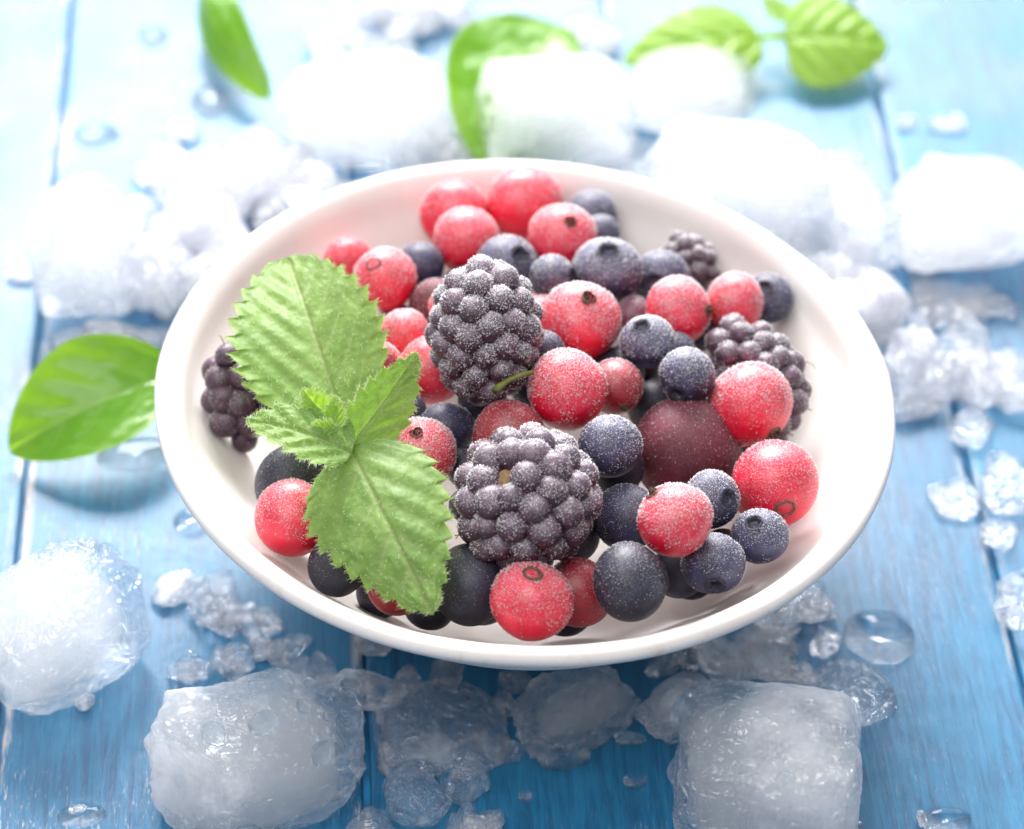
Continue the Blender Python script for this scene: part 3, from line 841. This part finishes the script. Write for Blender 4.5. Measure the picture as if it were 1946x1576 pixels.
def ice(label, px, py, w, d, h, rot=0, k=4.0, amp=.10, jag=0.0, mat='ice', core=0.0, sub=5, seed=None, z0=0.0, name='ice_cube', cat=None, group=None, flat=.42, drops=0, tilt=(0, 0), corepos=(0, 0, 0), bias=(0, 0, 0), cl=None, cuts=None, deep=None):
    seed = seed if seed is not None else int(px * 3 + py) % 991
    v, f = ico(sub)
    cuts = cuts if cuts is not None else {'ice_cube': 10, 'ice_chunk': 12, 'ice_chip': 9}.get(name, 8); deep = deep or (.70 if name == 'ice_cube' else .55)
    p = ice_points(v, w * 1.04, d * 1.04, h * 1.04, k, amp * .75, jag, seed, flat, cuts, deep)
    if name == 'crushed_ice':            # a crumbled lump: several small jagged bits frozen together
        g = np.random.default_rng(seed); v2, f2 = ico(4 if sub > 4 else 3); PP = []; FF = []
        n = 7 if w > 1.4 else 5
        for m in range(n):
            a = 2 * PI * m / n + g.random(); rr = .30 * math.sqrt(g.random()) + (.08 if m else 0)
            s = .42 + .22 * g.random()
            q = ice_points(v2, w * s, d * s * 1.1, h * (.6 + .45 * g.random()), 2.6, amp * .8, jag * .7, seed + m * 3, .5, 9, .5) @ np.array(Matrix.Rotation(g.random() * 6, 3, 'Z')).T
            q[:, 2] -= q[:, 2].min(); q += np.array([math.cos(a) * rr * w, math.sin(a) * rr * d, -h * flat])
            PP.append(q); FF.append(f2 + m * len(v2))
        p = np.concatenate(PP); f = np.concatenate(FF)
    zmin = p[:, 2].min()
    c = at(px, py, z0 + h * .5)
    me = mesh(name, p, f); root = link(name, me, M['ice' if core or mat in ('iceclear', 'ice') else 'icemilk' if mat == 'icewhite' else 'icehaze'])
    pn = p / (np.array([w, d, h]) * .5)
    attr(me, 'cloud', np.clip(.5 + (CLOUD[mat] if cl is None else cl) + .42 * vnoise(pn * 1.1 + seed * 1.3, seed + 60) + .2 * vnoise(pn * 2.7 + seed * 1.3, seed + 61) + pn @ np.array(bias), 0, 1))
    root.location = (c.x, c.y, z0 - zmin + .01); root.rotation_euler = (R(tilt[0]), R(tilt[1]), R(rot))
    tag(root, label, cat or {'ice_cube': 'ice cube', 'ice_chunk': 'ice', 'crushed_ice': 'crushed ice', 'water_drop': 'water drop', 'ice_chip': 'ice chip'}[name], group or {'ice_cube': 'ice cubes on the blue boards', 'ice_chunk': 'broken ice round the bowl', 'crushed_ice': 'crushed ice round the bowl', 'water_drop': 'drops of melt water on the boards', 'ice_chip': 'small ice chips on the boards'}[name])
    if core:
        v2, f2 = ico(4)
        Q = []; FF = []
        for m, sc in enumerate((1.0,)):
            q = ice_points(v2, w * core * sc, d * core * sc, h * core * sc, 3.0, .12, .03, seed + 40 + m, .6) + np.array(corepos) * np.array([w, d, h])
            FF.append(f2 + m * len(v2)); Q.append(q)
        q = np.concatenate(Q); f2 = np.concatenate(FF)
        link('cloudy_core', mesh('cloudy_core', q, f2), M['core'], root)
    if drops:
        g = np.random.default_rng(seed); i = g.permutation(len(p)); n = 0
        for j in i:
            if n >= drops: break
            nd = p[j] / np.linalg.norm(p[j])
            if p[j][2] < -h * .25: continue
            v3, f3 = ico(3); s = .08 + .20 * g.random() ** 2
            u = v3 * np.array([s * 1.3, s, s * .7]) * (1 + .15 * vnoise(v3 * 1.5 + j, 2))[:, None]
            o = link('ice_bead', mesh('ice_bead', u, f3), M['water'], root)
            o.matrix_basis = Matrix.Translation(p[j]) @ Vector(nd).to_track_quat('Z', 'Y').to_matrix().to_4x4(); n += 1
    return root


def drop(label, px, py, w, d, h, rot=0, seed=1, z0=0.0, amp=.10, name='water_drop', mat='water', cat=None, group=None):
    n, m = 64, 14; V = [(0, 0, h)]; F = []
    for j in range(1, m + 1):
        t = j / m
        for i in range(n):
            a = 2 * PI * i / n; V.append((math.cos(a) * t, math.sin(a) * t, h * (1 - t ** 3.2) ** .75))
    V = np.array(V)
    a = np.arctan2(V[:, 1], V[:, 0]); lob = 1 + amp * vnoise(np.stack([np.cos(a) * 1.6 + seed * 3, np.sin(a) * 1.6, np.full(len(V), seed)], 1), seed)
    V[:, 0] *= lob * w / 2; V[:, 1] *= lob * d / 2
    for i in range(n): F.append((0, 1 + i, 1 + (i + 1) % n))
    for j in range(m - 1):
        for i in range(n):
            a0 = 1 + j * n; F.append((a0 + i, a0 + n + i, a0 + n + (i + 1) % n, a0 + (i + 1) % n))
    F.append(tuple(1 + (m - 1) * n + i for i in range(n - 1, -1, -1)))
    me = mesh(name, V, F)
    o = link(name, me, M['ice' if mat.startswith('ice') else mat]); c = at(px, py, z0); o.location = (c.x, c.y, .006 + z0); o.rotation_euler = (0, 0, R(rot))
    return tag(o, label, cat or 'water drop', group or 'drops of melt water on the boards')


# front cubes
ice('big rounded ice cube cut by the left edge of the photo, cloudy heart', 100, 1172, 3.5, 3.0, 2.6, 38, 3.2, .09, .05, 'iceclear', 0.83, 6, 11, drops=5, corepos=(-.05, .02, 0))
ice('lumpy ice cube at the front left with beads of water', 490, 1432, 3.7, 2.7, 2.4, 8, 3.4, .12, .06, 'ice', 0.91, 6, 12, drops=14, bias=(-.3, .05, .1), cl=-.15, corepos=(-.04, .02, 0))
ice('squarish frosty ice cube at the bottom right of the bowl', 1458, 1465, 3.35, 2.7, 2.5, -6, 5.5, .07, .04, 'ice', 0.95, 6, 13, drops=9, bias=(.25, -.1, .1), cl=-.15, corepos=(.02, 0, 0), cuts=5, deep=.90)
# front broken ice
ice('milky wedge of ice directly under the front of the bowl', 1105, 1342, 2.75, 1.45, 1.15, 28, 3.6, .18, .20, 'icemid', 0.62, 5, name='ice_chunk')
ice('bubbly chunk of ice left of the frosty front right cube', 1302, 1330, 1.95, 1.5, 1.05, 40, 2.6, .16, .16, 'icemid', 0.73, 5, name='ice_chunk')
drop('big clear dome of melting ice right of the frosty front right cube', 1612, 1322, 2.0, 1.75, .62, 0, 3, amp=.12, name='ice_chunk', mat='iceclear', cat='ice', group='broken ice round the bowl')
drop('clear flat drop on the right board above the melting dome', 1672, 1212, 1.55, 1.5, .36, 0, 4)
ice('flat milky chip of ice right of the lumpy front left cube', 706, 1306, 1.45, 1.05, .7, 10, 2.6, .16, .15, 'ice', 0, 5, name='ice_chunk')
ice('wide clear slab of ice on the dark board in front of the bowl', 850, 1385, 2.9, 2.5, .34, 15, 2.8, .14, .10, 'iceclear', 0, 5, name='ice_chunk')
ice('round clear lump of ice at the bottom edge, right of the lumpy front left cube', 800, 1510, 1.35, 1.2, 1.0, 10, 2.4, .14, .10, 'iceclear', 0, 5, name='ice_chunk', drops=4)
ice('upright glassy lump of ice at the bottom, second right of the lumpy front left cube', 885, 1470, 1.05, .9, 1.15, 40, 2.5, .16, .14, 'iceclear', 0, 5, name='ice_chunk', drops=4)
ice('small clear lump touching the bottom edge beside the lumpy front left cube', 706, 1560, .95, .8, .7, 0, 2.4, .15, .10, 'iceclear', 0, 4, name='ice_chunk', drops=2)
ice('pale slush at the bottom edge under the glassy lumps', 905, 1560, 1.1, .9, .5, 0, 2.4, .15, .16, 'icemid', 0, 4, name='crushed_ice')
ice('grey crumbly ice between the left edge cube and the bowl', 402, 1128, 1.4, 1.1, .62, -15, 2.3, .2, .24, 'icemid', 0, 5, name='crushed_ice')
ice('bright white sliver right of the left edge cube', 328, 1118, .72, 1.1, .25, -28, 2.4, .18, .05, 'icewhite', 0, 4, name='ice_chip')  # flat milky white sliver
ice('dim crumb of ice behind the lumpy front left cube, leftmost', 362, 1268, .95, .8, .42, 0, 2.3, .2, .2, 'iceclear', 0, 4, name='crushed_ice')
ice('crumbly clear ice touching the back of the lumpy front left cube', 440, 1252, 1.0, .85, .5, 30, 2.3, .2, .24, 'icemid', 0, 4, name='crushed_ice')
ice('crushed ice between the lumpy front left cube and the bowl', 505, 1232, 1.0, .7, .42, -10, 2.3, .2, .24, 'icemid', 0, 4, name='crushed_ice')
ice('thin clear spill of slush right of the grey crumbly ice', 465, 1172, 1.5, 1.0, .2, -10, 2.3, .2, .15, 'iceclear', 0, 4, name='crushed_ice')
ice('crumbled ice behind the lumpy front left cube, nearest the bowl', 590, 1285, 1.3, 1.1, .6, 0, 2.4, .2, .2, 'icemid', 0, 4, name='crushed_ice')
ice('patch of crushed ice tucked under the right front of the bowl', 1420, 1240, 2.0, 1.5, .42, 20, 2.3, .2, .26, 'icemid', 0, 5, name='crushed_ice')
ice('clear slush beside the bowl above the flat drop', 1500, 1150, 1.9, 1.1, .34, 30, 2.3, .2, .22, 'iceclear', 0, 5, name='crushed_ice')
ice('blue tinted slush left of the melting dome', 1500, 1282, 1.1, .9, .3, 0, 2.3, .2, .2, 'iceclear', 0, 4, name='crushed_ice')
ice('lump of ice cut by the right edge, lowest of three', 1930, 1130, 1.1, 1.6, .75, 0, 2.6, .16, .14, 'iceclear', 0, 5, name='ice_chunk')
drop('round drop in front of the milky wedge', 1072, 1440, 1.1, .65, .16, 15, 9)
drop('faint drop alone on the dark front board', 1207, 1482, .5, .45, .08, 0, 10)
drop('tiny drop left of the faint one on the dark front board', 998, 1512, .28, .34, .08, 0, 11)
drop('flat drop at the bottom right corner', 1795, 1560, 1.1, .7, .14, 0, 12)
drop('flat drop at the bottom left corner', 155, 1550, .95, .6, .10, 0, 13)
drop('clear drop near the bowl under the basil leaf', 366, 990, .85, .7, .25, 20, 14)
drop('wide clear puddle under the basil leaf', 262, 862, 1.8, 1.0, .16, 10, 15)
ice('white crumb at the foot of the left edge cube', 160, 1332, .42, .36, .32, 20, 3, .15, .05, 'icewhite', 0, 3, name='ice_chip')
ice('square white flake in the bottom left drop', 148, 1538, .34, .20, .08, 12, 5, .1, 0, 'icewhite', 0, 3, name='ice_chip', z0=.09)
ice('pointed white flake in the bottom right drop', 1752, 1556, .2, .42, .08, 0, 2.6, .12, 0, 'icewhite', 0, 3, name='ice_chip', z0=.05)
ice('smooth chip peeping out under the front left of the bowl', 712, 1222, .75, .55, .35, 0, 2.6, .12, 0, 'ice', 0, 4, name='ice_chip')
ice('small clear chip left of the milky wedge under the bowl', 985, 1290, .8, .6, .35, 0, 2.6, .16, .1, 'iceclear', 0, 4, name='ice_chip')
# left and right
ice('tall pale block of ice standing at the far left', 158, 455, 2.35, 2.5, 2.9, 5, 5.0, .07, .04, 'ice', 0.86, 5)
ice('thin slush in front of the tall left block', 225, 640, 2.4, 1.3, .3, 0, 2.3, .2, .18, 'icemid', 0, 4, name='crushed_ice')
ice('white chip left of the tall left block', 38, 522, .7, .4, .2, -10, 2.4, .15, 0, 'icewhite', 0, 3, name='ice_chip')
ice('big cloudy ice cube at the back left, above the ice heap', 690, 195, 4.2, 2.7, 2.5, -10, 3.8, .10, .08, 'icewhite', 0.92, 5)
ice('heap of white crushed ice left of the back cube', 450, 325, 3.7, 2.6, 1.5, 15, 2.6, .18, .22, 'icewhite', 0, 5, name='crushed_ice')
ice('white ice heap leaning on the back left of the bowl', 385, 470, 3.5, 2.6, 1.9, 10, 2.8, .15, .16, 'icewhite', 0, 5, name='crushed_ice')
ice('slushy ice right behind the back left rim of the bowl', 590, 385, 3.0, 2.0, 1.2, 0, 2.5, .18, .2, 'icewhite', 0, 5, name='crushed_ice')
ice('clear lump half hidden by the bowl, under the white ice heap', 322, 568, 1.0, 1.1, .7, 30, 2.6, .14, .1, 'ice', 0, 4, name='ice_chunk')
ice('cloudy slab of ice to the right of the back left cube', 830, 270, 1.6, 2.2, .9, 0, 2.6, .16, .16, 'icemid', 0, 4, name='crushed_ice')
ice('big cloudy ice cube in front of the round green leaf', 1062, 208, 3.7, 2.4, 2.3, 4, 4.6, .07, .06, 'ice', 0.92, 5)
ice('ice cube below the far mint sprig, smaller of the stacked pair', 1312, 165, 3.0, 2.0, 1.9, -8, 3.2, .11, .08, 'ice', 0.9, 5)
ice('huge cloudy ice cube just behind the back right rim of the bowl', 1392, 338, 4.3, 2.8, 2.4, -22, 4.0, .10, .08, 'icewhite', 0.93, 5)
ice('long bar of clear ice right of the huge cloudy cube', 1615, 385, 1.7, 3.8, 1.5, 12, 4.0, .09, .08, 'ice', 0.75, 5)
ice('white slush hugging the right side of the bowl', 1592, 570, 2.6, 3.0, 1.4, 10, 2.6, .17, .2, 'icewhite', 0, 5, name='crushed_ice')
ice('bright white ice cube at the right edge of the photo', 1832, 392, 3.4, 2.6, 2.3, 10, 3.6, .10, .08, 'icewhite', 0.93, 5)
ice('crumbly ice on the right board gap, beside the bowl', 1762, 690, 1.9, 1.9, 1.1, 0, 2.5, .18, .24, 'icemid', 0, 5, name='crushed_ice')
ice('flat clear ice at the right edge under the white cube', 1890, 715, 2.0, 2.1, .6, 0, 2.8, .14, .14, 'icemid', 0, 5, name='crushed_ice')
ice('thin slush between the white cube and the crumbly ice on the right', 1810, 575, 2.6, 1.6, .35, 0, 2.4, .2, .2, 'iceclear', 0, 4, name='crushed_ice')
ice('thin clear plate of ice lying over the right board gap', 1812, 945, 1.1, 1.2, .22, 10, 2.6, .16, .12, 'iceclear', 0, 4, name='ice_chunk')
ice('clear plate of ice at the right edge beyond the board gap', 1915, 915, 1.4, 1.9, .35, 0, 2.8, .14, .12, 'iceclear', 0, 4, name='ice_chunk')
ice('small white lump of ice left of the curled leaf', 345, 243, .95, .75, .4, 0, 2.6, .14, .08, 'icewhite', 0, 4, name='ice_chip')
drop('far drop near the top left board gap', 292, 70, .75, .75, .25, 0, 16)
drop('wide far drop left of the small white lump', 182, 258, 1.2, .8, .25, 0, 17)
drop('clear drop at the foot of the curled leaf', 400, 195, 1.0, 1.3, .3, 0, 18)
ice('faint clear ice at the top, behind the back left cube', 690, 55, 3.2, 2.0, .8, 0, 2.6, .18, .18, 'iceclear', 0, 4, name='crushed_ice')
ice('blurred white slush at the top edge centre', 800, 12, 2.6, 1.8, .8, 0, 2.6, .18, .18, 'icewhite', 0, 4, name='crushed_ice')
ice('blurred ice lump between the round leaf and the far mint', 1110, 70, 1.8, 1.6, .7, 0, 2.6, .18, .18, 'icemid', 0, 4, name='crushed_ice')
ice('chip of ice above the white right edge cube, larger one', 1800, 232, 1.0, .6, .3, 0, 2.6, .14, .08, 'icewhite', 0, 3, name='ice_chip')
ice('chip of ice above the white right edge cube, by the board gap', 1722, 230, .45, .5, .25, 0, 2.6, .14, .08, 'icewhite', 0, 3, name='ice_chip')
ice('clear crumb of ice on the right gap below the white cube', 1700, 480, .8, .8, .5, 0, 2.6, .14, .1, 'icemid', 0, 4, name='ice_chip')
ice('flat shard of clear ice above the round clear lump at the bottom', 745, 1440, 0.90, 0.60, 0.35, 85, 2.8, .15, .14, 'iceclear', 0, 4, name='ice_chunk', cuts=14, deep=.45)
ice('shard of clear ice at the right end of the wide clear slab', 960, 1420, 0.80, 0.70, 0.45, 60, 2.8, .15, .14, 'iceclear', 0, 4, name='ice_chunk', cuts=14, deep=.45)
ice('shard of clear ice between the wide slab and the milky wedge', 960, 1330, 0.70, 0.60, 0.45, 60, 2.8, .15, .14, 'iceclear', 0, 4, name='ice_chunk', cuts=14, deep=.45)
ice('shard of clear ice in the bowl shadow above the wide slab', 845, 1275, 1.00, 0.70, 0.40, 65, 2.8, .15, .14, 'iceclear', 0, 4, name='ice_chunk', cuts=14, deep=.45)
ice('shard of clear ice right of the flat milky chip', 770, 1290, 0.80, 0.60, 0.50, 80, 2.8, .15, .14, 'iceclear', 0, 4, name='ice_chunk', cuts=14, deep=.45)
ice('thin sliver of ice left of the bubbly chunk', 1195, 1400, 0.30, 0.60, 0.30, 85, 2.8, .15, .14, 'iceclear', 0, 4, name='ice_chunk', cuts=14, deep=.45)
ice('shard of clear ice under the bowl above the bubbly chunk', 1265, 1262, 0.90, 0.60, 0.40, 35, 2.8, .15, .14, 'iceclear', 0, 4, name='ice_chunk', cuts=14, deep=.45)
ice('shard of clear ice against the front right of the bowl', 1330, 1235, 1.00, 0.60, 0.40, 40, 2.8, .15, .14, 'iceclear', 0, 4, name='ice_chunk', cuts=14, deep=.45)
ice('flat shard of ice left of the clear flat drop', 1565, 1215, 0.90, 0.70, 0.30, 65, 2.8, .15, .14, 'iceclear', 0, 4, name='ice_chunk', cuts=14, deep=.45)
ice('shard of clear ice close to the bowl, above the crushed patch', 1455, 1195, 1.00, 0.70, 0.35, 15, 2.8, .15, .14, 'iceclear', 0, 4, name='ice_chunk', cuts=14, deep=.45)
ice('shard of ice at the foot of the frosty front right cube', 1610, 1560, 0.60, 0.50, 0.40, 20, 2.8, .15, .14, 'iceclear', 0, 4, name='ice_chunk', cuts=14, deep=.45)
ice('shard of clear ice closest to the front left of the bowl', 560, 1220, 0.80, 0.50, 0.30, 50, 2.8, .15, .14, 'iceclear', 0, 4, name='ice_chunk', cuts=14, deep=.45)
ice('lump of white ice between the tall left block and the ice heap', 240, 420, 1.50, 1.40, 0.80, 60, 2.8, .16, .16, 'icewhite', 0, 5, name='ice_chunk', cuts=14, deep=.5)
ice('lump of white ice at the top left end of the ice heap', 300, 310, 1.40, 1.20, 0.70, 30, 2.8, .16, .16, 'icewhite', 0, 5, name='ice_chunk', cuts=14, deep=.5)
ice('lump of white ice below the back left cube', 560, 300, 1.80, 1.60, 1.00, 50, 2.8, .16, .16, 'icewhite', 0, 5, name='ice_chunk', cuts=14, deep=.5)
ice('lump of clear ice in the gap between the two big back cubes', 1205, 290, 1.40, 1.60, 0.80, 65, 2.8, .16, .16, 'icemid', 0, 5, name='ice_chunk', cuts=14, deep=.5)
ice('lump of white ice against the bowl below the huge cloudy cube', 1500, 470, 2.20, 2.00, 1.00, 60, 2.8, .16, .16, 'icewhite', 0, 5, name='ice_chunk', cuts=14, deep=.5)
ice('lump of white ice right of the slush on the right side of the bowl', 1660, 560, 1.40, 1.80, 0.80, 10, 2.8, .16, .16, 'icewhite', 0, 5, name='ice_chunk', cuts=14, deep=.5)
ice('lump of clear ice between the bowl and the crumbly ice', 1680, 640, 1.20, 1.20, 0.70, 60, 2.8, .16, .16, 'icemid', 0, 5, name='ice_chunk', cuts=14, deep=.5)
ice('small clear ice piece in front of the crumbly ice on the right', 1740, 765, 1.20, 0.90, 0.50, 30, 2.8, .16, .16, 'icemid', 0, 5, name='ice_chunk', cuts=14, deep=.5)
ice('lump of clear ice above the flat ice at the right edge', 1840, 640, 1.40, 1.30, 0.70, 10, 2.8, .16, .16, 'icemid', 0, 5, name='ice_chunk', cuts=14, deep=.5)
ice('wet ice sheet in front of the flat ice at the right edge', 1850, 800, 1.50, 1.00, 0.40, 80, 2.8, .16, .16, 'icemid', 0, 5, name='ice_chunk', cuts=14, deep=.5)
ice('clear ice bit at the right edge above the lowest lump', 1900, 1010, 0.90, 0.80, 0.30, 70, 2.8, .16, .16, 'iceclear', 0, 5, name='ice_chunk', cuts=14, deep=.5)
ice('blurred lump of ice at the top, left of the round green leaf', 960, 50, 1.40, 1.20, 0.60, 60, 2.8, .16, .16, 'icewhite', 0, 5, name='ice_chunk', cuts=14, deep=.5)
